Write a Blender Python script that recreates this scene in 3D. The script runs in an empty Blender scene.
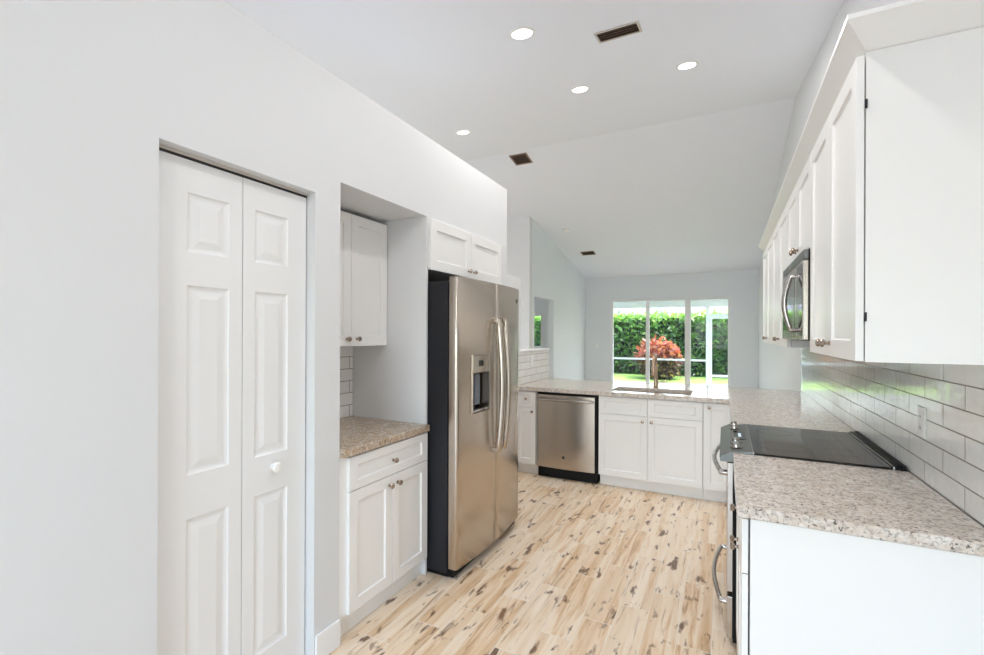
import bpy, bmesh, math, random
from mathutils import Vector, Matrix
random.seed(7)
SC = bpy.context.scene
COL = SC.collection
# ------------------------------------------------------------------ camera, sky, sun, exposure
cam = bpy.data.cameras.new('camera')
cam.lens = 458.07 * 36 / 984; cam.sensor_width = 36; cam.sensor_fit = 'HORIZONTAL'
cam.shift_y = 6.05 / 984; cam.clip_start = 0.02; cam.clip_end = 300
co = bpy.data.objects.new('camera', cam); COL.objects.link(co)
co.matrix_world = (Matrix.Translation((0, 0, 1.462)) @ Matrix.Rotation(0.47, 4, 'Z')
                   @ Matrix.Rotation(math.pi / 2, 4, 'X') @ Matrix.Rotation(0.004, 4, 'Z'))
SC.camera = co
w = bpy.data.worlds.new('sky'); SC.world = w; w.use_nodes = True
nt = w.node_tree; bgn = nt.nodes['Background']
sky = nt.nodes.new('ShaderNodeTexSky'); sky.sky_type = 'NISHITA'; sky.sun_disc = False
sky.sun_elevation = math.radians(52); sky.sun_rotation = math.radians(20); sky.air_density = 1.0; sky.dust_density = 2.5
nt.links.new(sky.outputs[0], bgn.inputs[0]); bgn.inputs[1].default_value = 2.3
sl = bpy.data.lights.new('sun', 'SUN'); sl.energy = 11; sl.angle = 0.01; sl.color = (1, .95, .86)
so = bpy.data.objects.new('sun', sl); COL.objects.link(so); so.location = (5, 20, 25)
so.rotation_euler = Vector((-0.42, 0.12, -0.90)).to_track_quat('-Z', 'Y').to_euler()
vs = SC.view_settings; vs.view_transform = 'Standard'; vs.look = 'None'; vs.gamma = 1; vs.use_curve_mapping = False
vs.exposure = 0.08
SC.cycles.max_bounces = 10; SC.cycles.diffuse_bounces = 8; SC.cycles.glossy_bounces = 5
SC.cycles.transparent_max_bounces = 12; SC.cycles.use_denoising = True; SC.cycles.sample_clamp_indirect = 6
for nm, loc, sx, sy, rot in (('portal_slider', (-1.24, 11.95, 1.16), 2.7, 2.32, (-math.pi / 2, 0, 0)),
                             ('portal_back', (-0.45, -2.72, 1.12), 1.9, 2.1, (math.pi / 2, 0, 0))):
    pl = bpy.data.lights.new(nm, 'AREA'); pl.shape = 'RECTANGLE'; pl.size = sx; pl.size_y = sy; pl.cycles.is_portal = True
    po = bpy.data.objects.new(nm, pl); COL.objects.link(po); po.location = loc; po.rotation_euler = rot
for nm, loc, sx, sy, rot, en in (('fill_back', (-0.45, -2.75, 1.12), 1.85, 2.1, (math.radians(118), 0, 0), 20),  # added area lamp outside the unseen back window, tilted up for the ceiling
                                 ('fill_dining', (-7.25, 3.2, 1.3), 4.4, 2.1, (math.radians(100), 0, -math.pi / 2), 80)):  # added area lamp outside an invented dining window, brightens the ceiling
    al = bpy.data.lights.new(nm, 'AREA'); al.shape = 'RECTANGLE'; al.size = sx; al.size_y = sy; al.energy = en; al.color = (.90, .96, 1)
    ao = bpy.data.objects.new(nm, al); COL.objects.link(ao); ao.location = loc; ao.rotation_euler = rot
CAN_FILL_POWER = 11.0

# ------------------------------------------------------------------ material helpers
def srgb(r, g, b):
    f = lambda c: c / 12.92 if c <= .04045 else ((c + .055) / 1.055) ** 2.4
    return (f(r / 255), f(g / 255), f(b / 255), 1)
class G:
    def __init__(s, name):
        s.m = bpy.data.materials.new(name); s.m.use_nodes = True; s.t = s.m.node_tree; s.b = s.t.nodes['Principled BSDF']
    def n(s, ty, ins=None, **kw):
        nd = s.t.nodes.new('ShaderNode' + ty)
        for k, v in kw.items(): setattr(nd, k, v)
        for k, v in (ins or {}).items():
            if hasattr(v, 'is_output'): s.t.links.new(v, nd.inputs[k])
            else: nd.inputs[k].default_value = v
        return nd
    def math(s, op, a, b=0.0, c=None):
        d = {0: a, 1: b}
        if c is not None: d[2] = c
        return s.n('Math', d, operation=op).outputs[0]
    def ramp(s, fac, stops, interp='LINEAR'):
        nd = s.n('ValToRGB', {0: fac}); cr = nd.color_ramp; cr.interpolation = interp
        while len(cr.elements) < len(stops): cr.elements.new(.5)
        for e, (p, c) in zip(cr.elements, stops): e.position = p; e.color = c if len(c) == 4 else (*c, 1)
        return nd.outputs[0]
    def mix(s, fac, a, b, blend='MIX'):
        nd = s.n('Mix', data_type='RGBA', blend_type=blend)
        for i, v in ((0, fac), (6, a), (7, b)):
            if hasattr(v, 'is_output'): s.t.links.new(v, nd.inputs[i])
            else: nd.inputs[i].default_value = v
        return nd.outputs[2]
    def noise(s, vec, scale, detail=4, rough=.5, dist=0):
        return s.n('TexNoise', {'Vector': vec, 'Scale': scale, 'Detail': detail, 'Roughness': rough, 'Distortion': dist}).outputs[0]
    def coord(s): return s.n('TexCoord').outputs['Object']
    def scale(s, vec, x, y, z): return s.n('Mapping', {'Vector': vec, 'Scale': (x, y, z)}).outputs[0]
    def bump(s, h, strength, dist):
        s.set('Normal', s.n('Bump', {'Height': h, 'Strength': strength, 'Distance': dist}).outputs[0])
    def set(s, k, v):
        if hasattr(v, 'is_output'): s.t.links.new(v, s.b.inputs[k])
        else: s.b.inputs[k].default_value = v
        return s
def mat(name, col, rough=.5, metal=0, coat=0, bump=0, bscale=200, spec=.5):
    g = G(name); g.set('Base Color', col); g.set('Roughness', rough); g.set('Metallic', metal); g.set('Coat Weight', coat); g.set('Specular IOR Level', spec)
    if bump: g.bump(g.noise(g.coord(), bscale, 3), bump, .002)
    return g.m
M = {}
M['paint'] = mat('wall_paint', srgb(221, 222, 223), .55, bump=.08, bscale=120)
M['paint_daylit'] = mat('living_paint_daylit', srgb(229, 234, 238), .55, bump=.08, bscale=120)  # wall colour lightened and cooled in place of stronger daylight
M['ceil'] = mat('ceiling_paint', srgb(238, 241, 248), .7, bump=.25, bscale=60)
M['trim'] = mat('trim_white', srgb(240, 240, 240), .35)
M['cab'] = mat('cabinet_white', srgb(240, 239, 237), .28, bump=.02, bscale=300)
M['door'] = mat('door_white', srgb(236, 236, 236), .33, bump=.05, bscale=90)
M['black'] = mat('black_plastic', (.005, .005, .006, 1), .5, spec=.25)
M['gap'] = mat('dark_gap', (.02, .02, .02, 1), .7)
M['side'] = mat('charcoal_side', (.014, .0145, .019, 1), .45, bump=.06, bscale=400, spec=.35)
M['glass_black'] = mat('black_glass', (.012, .010, .008, 1), .06, spec=.35)
M['knob'] = mat('knob_nickel', (.42, .34, .28, 1), .22, 1)
M['chrome'] = mat('polished_steel', (.50, .47, .45, 1), .2, 1)
M['paddle'] = mat('grey_paddle', srgb(120, 128, 140), .35)
M['sink'] = mat('brown_sink_steel', (.34, .23, .15, 1), .3, .9)
M['steel_d'] = mat('dark_panel_steel', (.20, .21, .205, 1), .42, .9)
M['faucet'] = mat('faucet_steel', (.52, .38, .28, 1), .25, 1)
M['plastic'] = mat('white_plastic', srgb(240, 240, 238), .3)
M['alum'] = mat('white_aluminium', srgb(238, 240, 240), .4)
M['vent'] = mat('vent_metal', srgb(205, 198, 190), .5)
M['ventdark'] = mat('vent_bronze', srgb(150, 128, 112), .5); M['duct'] = mat('duct_brown', srgb(70, 54, 44), .7)
M['patio_roof'] = mat('patio_roof_panel', srgb(196, 204, 196), .6)
M['screen_frame'] = mat('screen_frame_white', srgb(206, 208, 208), .45)
M['concrete'] = mat('patio_concrete', srgb(222, 220, 216), .8, bump=.2, bscale=40)
M['stem'] = mat('branch_bark', srgb(92, 70, 50), .8)
def steel(name, col, rough, sx, sy, sz):
    g = G(name); c = g.scale(g.coord(), sx, sy, sz)
    nz = g.noise(c, 1.0, 4)
    g.set('Base Color', g.mix(nz, (col[0] * .93, col[1] * .93, col[2] * .93, 1), (col[0], col[1], col[2], 1)))
    g.set('Metallic', 1); g.set('Roughness', g.math('MULTIPLY_ADD', nz, .10, rough - .05)); g.bump(nz, .05, .001)
    return g.m
M['steel'] = steel('brushed_steel_upright', (.56, .49, .42), .24, 600, 600, 4)
M['steel_h'] = steel('brushed_steel_level', (.58, .53, .48), .24, 4, 4, 600)
def granite(name, base, warm, dark, grey):
    g = G(name); c = g.coord()
    c1 = g.ramp(g.noise(c, 22, 5, .6), [(.35, base), (.62, warm)])
    f2 = g.ramp(g.noise(c, 75, 5, .65, .4), [(.50, (0, 0, 0)), (.60, (1, 1, 1))])
    c2 = g.mix(g.math('MULTIPLY', f2, .75), c1, grey)
    f3 = g.ramp(g.noise(g.n('VectorMath', {0: c, 1: (3, 5, 7)}).outputs[0], 95, 4, .6, .5), [(.585, (0, 0, 0)), (.635, (1, 1, 1))])
    c3 = g.mix(g.math('MULTIPLY', f3, .85), c2, dark)
    f4 = g.ramp(g.noise(g.n('VectorMath', {0: c, 1: (13, 2, 9)}).outputs[0], 45, 3), [(.60, (0, 0, 0)), (.66, (1, 1, 1))])
    c4 = g.mix(g.math('MULTIPLY', f4, .6), c3, srgb(236, 232, 226))
    g.set('Base Color', c4); g.set('Roughness', .12); g.set('Specular IOR Level', .55)
    return g.m
M['granite'] = granite('speckled_granite', srgb(228, 220, 212), srgb(210, 195, 181), srgb(52, 47, 46), srgb(160, 151, 144))
M['granite_tan'] = granite('tan_speckled_granite', srgb(206, 190, 172), srgb(186, 160, 132), srgb(62, 52, 46), srgb(140, 126, 112))
def floor_mat():
    g = G('wood_look_plank_tile'); c = g.coord(); s = g.n('SeparateXYZ', {0: c}); x, y = s.outputs[0], s.outputs[1]
    xr = g.math('DIVIDE', g.math('ADD', x, 1.40), .15); row = g.math('FLOOR', xr); fx = g.math('FRACT', xr)
    yr = g.math('DIVIDE', g.math('SUBTRACT', g.math('SUBTRACT', y, 1.91), g.math('MULTIPLY', row, .205)), .612)
    pl = g.math('FLOOR', yr); fy = g.math('FRACT', yr)
    idv = g.n('CombineXYZ', {0: row, 1: pl}).outputs[0]
    wn = g.n('TexWhiteNoise', {0: idv}, noise_dimensions='2D'); rnd = wn.outputs[0]; rc = wn.outputs[1]
    off = g.n('VectorMath', {0: rc, 1: (37, 23, 11)}, operation='MULTIPLY').outputs[0]
    pv = g.n('VectorMath', {0: c, 1: off}, operation='ADD').outputs[0]
    # grain: long streaks along y
    n1 = g.noise(g.scale(pv, 26, 2.2, 1), 1, 6, .6, .6)
    n2 = g.noise(g.scale(pv, 90, 5, 1), 1, 4, .6)
    tone = g.math('ADD', g.math('MULTIPLY', n1, .9), g.math('MULTIPLY', rnd, .16))
    col = g.ramp(tone, [(.40, srgb(246, 233, 214)), (.56, srgb(240, 222, 198)), (.66, srgb(226, 196, 160)), (.80, srgb(176, 134, 96))])
    st = g.math('FLOOR', g.math('MULTIPLY', fx, 3.0))
    sv = g.n('TexWhiteNoise', {0: g.n('CombineXYZ', {0: g.math('ADD', g.math('MULTIPLY', row, 3.0), st), 1: pl}).outputs[0]}, noise_dimensions='2D').outputs[0]
    col = g.mix(g.math('MULTIPLY', g.math('POWER', sv, 2.5), .5), col, srgb(212, 176, 132))
    col = g.mix(g.math('MULTIPLY', n2, .25), col, srgb(206, 172, 134))
    # knots and dark streaks
    k1 = g.ramp(g.noise(g.scale(pv, 19, 7, 1), 1, 3, .5, .3), [(.605, (0, 0, 0)), (.69, (1, 1, 1))])
    col = g.mix(g.math('MULTIPLY', k1, .88), col, srgb(94, 60, 36))
    k2 = g.ramp(g.noise(g.scale(pv, 34, 3.2, 1), 1, 4, .6, .8), [(.58, (0, 0, 0)), (.72, (1, 1, 1))])
    col = g.mix(g.math('MULTIPLY', k2, .68), col, srgb(142, 98, 60))
    # grout
    ex = g.math('MINIMUM', fx, g.math('SUBTRACT', 1, fx)); ey = g.math('MINIMUM', fy, g.math('SUBTRACT', 1, fy))
    gm = g.math('MAXIMUM', g.math('LESS_THAN', ex, .012), g.math('LESS_THAN', ey, .0032))
    col = g.mix(g.math('MULTIPLY', gm, .85), col, srgb(236, 229, 218))
    g.set('Base Color', col); g.set('Roughness', g.math('MULTIPLY_ADD', n2, .12, .24)); g.set('Specular IOR Level', .4)
    g.bump(g.math('SUBTRACT', g.math('MULTIPLY', n2, .15), gm), .25, .0015)
    return g.m
M['floor'] = floor_mat()
def tile_mat(name, zoff, yoff):
    g = G(name); s = g.n('SeparateXYZ', {0: g.coord()})
    v = g.n('CombineXYZ', {0: g.math('ADD', s.outputs[1], yoff), 1: g.math('SUBTRACT', s.outputs[2], zoff)}).outputs[0]
    br = g.n('TexBrick', {'Vector': v, 'Color1': srgb(243, 242, 238), 'Color2': srgb(238, 237, 233), 'Mortar': srgb(150, 143, 132),
                          'Scale': 1.0, 'Mortar Size': .0028, 'Mortar Smooth': .25, 'Brick Width': .322, 'Row Height': .0785}, offset=.5)
    g.set('Base Color', br.outputs[0]); g.set('Roughness', g.math('MULTIPLY_ADD', br.outputs[1], .5, .07))
    wv = g.noise(g.coord(), 16, 2)
    h = g.math('SUBTRACT', g.math('MULTIPLY', wv, 1.3), br.outputs[1]); g.bump(h, .5, .003); g.set('Coat Weight', .3)
    return g.m
M['tile'] = tile_mat('glossy_subway_tile', .914, .161)
def grass_mat():
    g = G('lawn'); c = g.coord()
    g.set('Base Color', g.ramp(g.noise(c, 8, 6, .7), [(.3, srgb(88, 122, 46)), (.7, srgb(138, 172, 78))])); g.set('Roughness', .9)
    g.bump(g.noise(c, 120, 3), .8, .03); return g.m
M['grass'] = grass_mat()
def leaf_mat(name, a, b, c3):
    g = G(name); rnd = g.n('Attribute', attribute_name='tone', attribute_type='GEOMETRY').outputs['Fac']
    col = g.ramp(rnd, [(.0, a), (.55, b), (1.0, c3)])
    g.set('Base Color', col); g.set('Roughness', .4)
    tr = g.n('BsdfTranslucent', {0: col}); mx = g.n('MixShader', {0: .45}); g.t.links.new(g.b.outputs[0], mx.inputs[1]); g.t.links.new(tr.outputs[0], mx.inputs[2])
    g.t.links.new(mx.outputs[0], g.t.nodes['Material Output'].inputs[0]); return g.m
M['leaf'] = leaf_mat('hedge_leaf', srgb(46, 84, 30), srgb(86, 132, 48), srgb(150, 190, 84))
M['croton'] = leaf_mat('croton_leaf', srgb(98, 40, 34), srgb(158, 78, 54), srgb(186, 124, 74))
M['crotlow'] = leaf_mat('croton_low_leaf', srgb(46, 34, 34), srgb(84, 58, 48), srgb(160, 146, 70))
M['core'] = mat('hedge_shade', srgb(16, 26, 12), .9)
M['shingle'] = mat('roof_shingle', srgb(68, 72, 82), .8, bump=.6, bscale=20)
def pane_mat(name, tint, refl):
    g = G(name); fr = g.n('Fresnel', {'IOR': 1.45}).outputs[0]
    tr = g.n('BsdfTransparent', {0: tint}); gl = g.n('BsdfGlossy', {'Roughness': .02})
    mx = g.n('MixShader', {0: g.math('MULTIPLY', fr, refl)}); g.t.links.new(tr.outputs[0], mx.inputs[1]); g.t.links.new(gl.outputs[0], mx.inputs[2])
    g.t.links.new(mx.outputs[0], g.t.nodes['Material Output'].inputs[0]); return g.m
M['pane'] = pane_mat('window_glass', (.97, .98, .97, 1), .4)
def screen_mat():
    g = G('insect_screen'); tr = g.n('BsdfTransparent', {0: (1, 1, 1, 1)}); df = g.n('BsdfDiffuse', {0: (.12, .12, .12, 1)})
    mx = g.n('MixShader', {0: .07}); g.t.links.new(tr.outputs[0], mx.inputs[1]); g.t.links.new(df.outputs[0], mx.inputs[2])
    g.t.links.new(mx.outputs[0], g.t.nodes['Material Output'].inputs[0]); return g.m
M['screen'] = screen_mat()
def emit(name, col, st):
    g = G(name); g.set('Base Color', col); g.set('Emission Color', col); g.set('Emission Strength', st); return g.m
M['lamp'] = emit('led_diffuser', (1, .96, .90, 1), 9)
M['digits'] = emit('display_digits', (.75, .88, 1, 1), .8)

# ------------------------------------------------------------------ mesh helpers
def box(bm, x0, x1, y0, y1, z0, z1, bev=0.0):
    x0, x1 = sorted((x0, x1)); y0, y1 = sorted((y0, y1)); z0, z1 = sorted((z0, z1))
    r = bmesh.ops.create_cube(bm, size=1)
    for v in r['verts']: v.co = Vector((x0 + (v.co.x + .5) * (x1 - x0), y0 + (v.co.y + .5) * (y1 - y0), z0 + (v.co.z + .5) * (z1 - z0)))
    if bev:
        es = list({e for v in r['verts'] for e in v.link_edges})
        bmesh.ops.bevel(bm, geom=es, offset=bev, segments=2, profile=.5, affect='EDGES')
def B(*boxes, bev=0.0):
    bm = bmesh.new()
    for b in boxes: box(bm, *b, bev=bev)
    return bm
def prism(bm, pts, vec):
    """extrude a polygon (list of 3-D points) along vec"""
    vec = Vector(vec); a = [bm.verts.new(p) for p in pts]; b = [bm.verts.new(Vector(p) + vec) for p in pts]; n = len(pts)
    bm.faces.new(a); bm.faces.new(b[::-1])
    for i in range(n): bm.faces.new((a[i], b[i], b[(i + 1) % n], a[(i + 1) % n]))
def basis(n):
    n = Vector(n).normalized(); u = n.orthogonal().normalized(); return u, n.cross(u), n
def lathe(bm, o, axis, prof, seg=20):
    """prof = list of (distance along the axis, radius)"""
    u, v, n = basis(axis); o = Vector(o); rings = []
    for d, r in prof:
        rings.append([bm.verts.new(o + n * d + (u * math.cos(2 * math.pi * k / seg) + v * math.sin(2 * math.pi * k / seg)) * max(r, 1e-4)) for k in range(seg)])
    for a, b in zip(rings, rings[1:]):
        for k in range(seg): bm.faces.new((a[k], a[(k + 1) % seg], b[(k + 1) % seg], b[k]))
    bm.faces.new(rings[0][::-1]); bm.faces.new(rings[-1])
def tube(bm, path, r, seg=12, ry=None):
    path = [Vector(p) for p in path]; rings = []; ry = ry or r
    ref = None
    for i, p in enumerate(path):
        t = (path[min(i + 1, len(path) - 1)] - path[max(i - 1, 0)]).normalized()
        if ref is None: ref = t.orthogonal().normalized()
        ref = (ref - t * ref.dot(t)).normalized(); s = t.cross(ref)
        rings.append([bm.verts.new(p + ref * r * math.cos(2 * math.pi * k / seg) + s * ry * math.sin(2 * math.pi * k / seg)) for k in range(seg)])
    for a, b in zip(rings, rings[1:]):
        for k in range(seg): bm.faces.new((a[k], a[(k + 1) % seg], b[(k + 1) % seg], b[k]))
    bm.faces.new(rings[0][::-1]); bm.faces.new(rings[-1])
def panelled(bm, o, U, N, W, H, T, rects, prof):
    """a slab W x H x T with o at its back lower corner; every rect (u0,u1,v0,v1) of the front gets the stepped profile [(inset, depth)]"""
    o, U, N, V = Vector(o), Vector(U), Vector(N), Vector((0, 0, 1))
    P = lambda u, v, n: bm.verts.new(o + U * u + V * v + N * n)
    us = sorted({0, W, *[r[0] for r in rects], *[r[1] for r in rects]}); vs_ = sorted({0, H, *[r[2] for r in rects], *[r[3] for r in rects]})
    g = {(i, j): P(u, v, T) for i, u in enumerate(us) for j, v in enumerate(vs_)}
    bk = {(i, j): P(u, v, 0) for i, u in enumerate(us) for j, v in enumerate(vs_)}
    I, J = len(us) - 1, len(vs_) - 1
    for i in range(I):
        for j in range(J):
            q = [g[i, j], g[i + 1, j], g[i + 1, j + 1], g[i, j + 1]]
            bm.faces.new([bk[i, j], bk[i, j + 1], bk[i + 1, j + 1], bk[i + 1, j]])
            hit = [r for r in rects if abs(us[i] - r[0]) < 1e-6 and abs(us[i + 1] - r[1]) < 1e-6 and abs(vs_[j] - r[2]) < 1e-6 and abs(vs_[j + 1] - r[3]) < 1e-6]
            if hit:
                u0, u1, v0, v1 = hit[0]
                for ins, dep in prof:
                    nq = [P(u0 + ins, v0 + ins, T - dep), P(u1 - ins, v0 + ins, T - dep), P(u1 - ins, v1 - ins, T - dep), P(u0 + ins, v1 - ins, T - dep)]
                    for k in range(4): bm.faces.new((q[k], q[(k + 1) % 4], nq[(k + 1) % 4], nq[k]))
                    q = nq
            bm.faces.new(q)
    for i in range(I):
        bm.faces.new((g[i, 0], bk[i, 0], bk[i + 1, 0], g[i + 1, 0])); bm.faces.new((g[i, J], g[i + 1, J], bk[i + 1, J], bk[i, J]))
    for j in range(J):
        bm.faces.new((g[0, j], g[0, j + 1], bk[0, j + 1], bk[0, j])); bm.faces.new((g[I, j], bk[I, j], bk[I, j + 1], g[I, j + 1]))
def wpos(p):
    v = Vector((0, 0, 0))
    while p is not None: v = v + p.location; p = p.parent
    return v
def obj(name, bm, material, parent=None, smooth=False, bevel=0.0, label=None):
    """links a bmesh drawn in room coordinates as one mesh object"""
    bmesh.ops.recalc_face_normals(bm, faces=bm.faces[:])
    if parent is not None: bmesh.ops.translate(bm, verts=bm.verts[:], vec=-wpos(parent))
    me = bpy.data.meshes.new(name); bm.to_mesh(me); bm.free()
    if isinstance(material, str): material = M[material]
    me.materials.append(material)
    if smooth:
        for p in me.polygons: p.use_smooth = True
        me.set_sharp_from_angle(angle=math.radians(40))
    o = bpy.data.objects.new(name, me); COL.objects.link(o)
    if parent is not None: o.parent = parent
    if bevel:
        md = o.modifiers.new('bevel', 'BEVEL'); md.width = bevel; md.segments = 2; md.limit_method = 'ANGLE'; md.angle_limit = math.radians(40)
    if label: o['label'] = label
    return o
def thing(name, label, cat, loc=(0, 0, 0), group=None):
    o = bpy.data.objects.new(name, None); COL.objects.link(o); o.location = loc; o.empty_display_size = .1
    o['label'] = label; o['category'] = cat
    if group: o['group'] = group
    return o
def tag(o, label, cat, group=None, kind=None):
    o['label'] = label; o['category'] = cat
    if group: o['group'] = group
    if kind: o['kind'] = kind
    return o
def struct(name, bm, material, parent=None, **k):
    o = obj(name, bm, material, parent, **k)
    if parent is None: o['kind'] = 'structure'
    return o
def dup(root, loc, label):
    def cp(o, par):
        c = o.copy(); COL.objects.link(c)
        if par is not None: c.parent = par
        for ch in [x for x in o.children]: cp(ch, c)
        return c
    c = cp(root, None); c.location = loc; c['label'] = label; return c

# ------------------------------------------------------------------ the room
XR, XL, KC = .675, -1.609, .19111
def cz(y): return 4.044 - KC * abs(y - 5.939)
YB, YF, XW = -2.5, 11.828, -7.0
struct('floor', B((XW - .2, XR + .2, YB - .2, YF + .1, -.12, 0)), 'floor')
bm = bmesh.new()
for ya, yb in ((YB - .2, 5.939), (5.939, YF + .15)):
    prism(bm, [(XW - .2, ya, cz(ya)), (XW - .2, yb, cz(yb)), (XW - .2, yb, cz(yb) + .15), (XW - .2, ya, cz(ya) + .15)], (XR + .4 - XW, 0, 0))
struct('ceiling', bm, 'ceil')
bm = bmesh.new()
prism(bm, [(XR, YB - .15, 0), (XR, YF + .15, 0), (XR, YF + .15, cz(YF + .15)), (XR, 5.939, 4.044), (XR, YB - .15, cz(YB - .15))], (.12, 0, 0))
struct('wall_right', bm, 'paint')
bm = bmesh.new()
prism(bm, [(XW, YB - .15, 2.4), (XW, YF + .15, 2.4), (XW, YF + .15, cz(YF + .15)), (XW, 5.939, 4.044), (XW, YB - .15, cz(YB - .15))], (-.12, 0, 0))
box(bm, XW - .12, XW, YB - .15, 1.0, 0, 2.4); box(bm, XW - .12, XW, 5.4, YF + .15, 0, 2.4); box(bm, XW - .12, XW, 1.0, 5.4, 0, .2)
struct('wall_outer_left', bm, 'paint')
# left partition: closet opening, niche, fridge bay, plant ledge on top
CY0, CY1, CZ, NY0, NY1, NZ, ZT, YE = .82, 1.446, 2.081, 1.593, 2.303, 2.17, 2.652, 3.434
XB = -2.2
struct('wall_left', B((XL - .1, XL, YB, CY0, 0, ZT), (XL - .1, XL, CY0, CY1, CZ, ZT), (XB - .1, XL, CY1, NY0, 0, ZT), (XB, XL, NY0, NY1, NZ, ZT),
                      (XB, XL, NY1, 3.30, 2.165, ZT), (XB - .1, XL, 3.30, YE, 0, ZT), (XB - .1, XB, NY0, 3.30, 0, ZT), (XB - .1, XL - .1, YB, CY1, ZT - .1, ZT),
                      (XB - .1, XL - .1, CY0 - .1, CY0 - .03, 0, ZT - .1), (XB - .1, XB, CY0 - .1, CY1, 0, ZT - .1)), 'paint')
struct('wall_niche_side', B((XB + .002, XL + .002, 2.286, 2.302, .003, NZ - .001)), 'paint')
struct('baseboard_left', B((XL + .0005, XL + .014, CY1 + .004, NY0 - .001, .001, .125), (XL + .0005, XL + .014, YB + .02, CY0 - .004, .001, .125)), 'trim', bevel=.004)
# far wall with the sliding door opening, and the side-room window opening
WX0, WX1, WZ = -2.594, .113, 2.325
SX0, SX1, SZ0, SZ1 = -6.85, -4.47, 1.08, 2.0
bm = bmesh.new()
for b in ((WX1, XR, 0, cz(YF)), (WX0, WX1, WZ, cz(YF)), (SX1, WX0, 0, cz(YF)), (SX0, SX1, 0, SZ0), (SX0, SX1, SZ1, cz(YF)), (XW, SX0, 0, cz(YF))):
    prism(bm, [(b[0], YF, b[2]), (b[0], YF + .15, b[2]), (b[0], YF + .15, b[3] if b[3] < 2.5 else cz(YF + .15)), (b[0], YF, b[3])], (b[1] - b[0], 0, 0))
struct('wall_far', bm, 'paint_daylit')
# living-room left wall with its doorway, and the short wall that meets it
LX, LY, OY0, OY1, OZ = -3.257, 7.954, 8.205, 9.319, 2.186
bm = bmesh.new()
def gable(bm, x, y0, y1, z0, t): prism(bm, [(x, y0, z0), (x, y1, z0), (x, y1, cz(y1)), (x, y0, cz(y0))], (t, 0, 0))
gable(bm, LX, LY + .131, OY0, 0, -.13); gable(bm, LX, OY0, OY1, OZ, -.13); gable(bm, LX, OY1, YF, 0, -.13)
struct('wall_living_left', bm, 'paint_daylit')
bm = bmesh.new(); prism(bm, [(XW, LY, 0), (XW, LY + .13, 0), (XW, LY + .13, cz(LY + .13)), (XW, LY, cz(LY))], (LX - XW, 0, 0))
struct('wall_dining', bm, 'paint')
# back wall behind the camera with a big glazed opening
bm = bmesh.new(); bx0, bx1, bz = -1.4, .5, 2.15
for x0, x1, z0 in ((XW, bx0, 0), (bx0, bx1, bz), (bx1, XR, 0)):
    prism(bm, [(x0, YB, z0), (x0, YB - .15, z0), (x0, YB - .15, cz(YB - .15)), (x0, YB, cz(YB))], (x1 - x0, 0, 0))
struct('wall_back', bm, 'paint')
wf = struct('added_window_3', B((XW - .09, XW - .03, 1.002, 1.05, .202, 2.398), (XW - .09, XW - .03, 5.35, 5.398, .202, 2.398), (XW - .09, XW - .03, 1.05, 5.35, .202, .25), (XW - .09, XW - .03, 1.05, 5.35, 2.35, 2.398), (XW - .09, XW - .03, 3.17, 3.23, .25, 2.35)), 'alum')  # unseen dining window, added to let in light for the ceiling
obj('pane', B((XW - .062, XW - .056, 1.05, 3.17, .25, 2.35)), 'pane', wf); obj('pane', B((XW - .062, XW - .056, 3.23, 5.35, .25, 2.35)), 'pane', wf)
def slider(name, x0, x1, y, z0, z1, mull, fr=.045, t=.07):
    f = struct(name, B((x0, x0 + fr, y, y + t, z0, z1), (x1 - fr, x1, y, y + t, z0, z1), (x0 + fr, x1 - fr, y, y + t, z1 - fr, z1), (x0 + fr, x1 - fr, y, y + t, z0, z0 + .035)), 'alum')
    xs = [x0 + fr] + [v for m in mull for v in (m[0], m[1])] + [x1 - fr]
    for a, b in mull: obj('stile', B((a, b, y + .008, y + t - .008, z0 + .035, z1 - fr)), 'alum', f)
    for i in range(0, len(xs), 2): obj('pane', B((xs[i], xs[i + 1], y + .03, y + .036, z0 + .035, z1 - fr)), 'pane', f)
    return f
slider('door_2', WX0 + .002, WX1 - .002, YF + .03, .002, WZ - .002, [(-1.745, -1.66), (-.85, -.72)])
slider('window_1', bx0 + .002, bx1 - .002, YB - .11, .002, bz - .002, [(-.49, -.41)])
slider('window_2', SX0 + .002, SX1 - .002, YF + .03, SZ0 + .002, SZ1 - .002, [(-5.08, -5.02)])
# half wall between kitchen and dining side, tiled above the counter
HX = -1.96
struct('wall_half', B((HX - .11, HX, YE + .001, 4.54, 0, 2.06), (HX - .11, HX, 4.54, 5.40, 0, 1.262)), 'paint')
struct('trim_1', B((HX - .12, HX + .022, 4.542, 5.41, 1.263, 1.283)), 'trim', bevel=.004)
struct('wall_half_tile', B((HX + .001, HX + .009, 4.40, 5.398, .9145, 1.2625)), 'tile')
struct('wall_backsplash', B((XR - .009, XR - .001, 1.02, 5.36, .9145, 1.384)), 'tile')
struct('wall_niche_tile', B((XB + .001, XB + .009, NY0 + .001, 2.284, .9145, 1.37)), 'tile')
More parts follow.
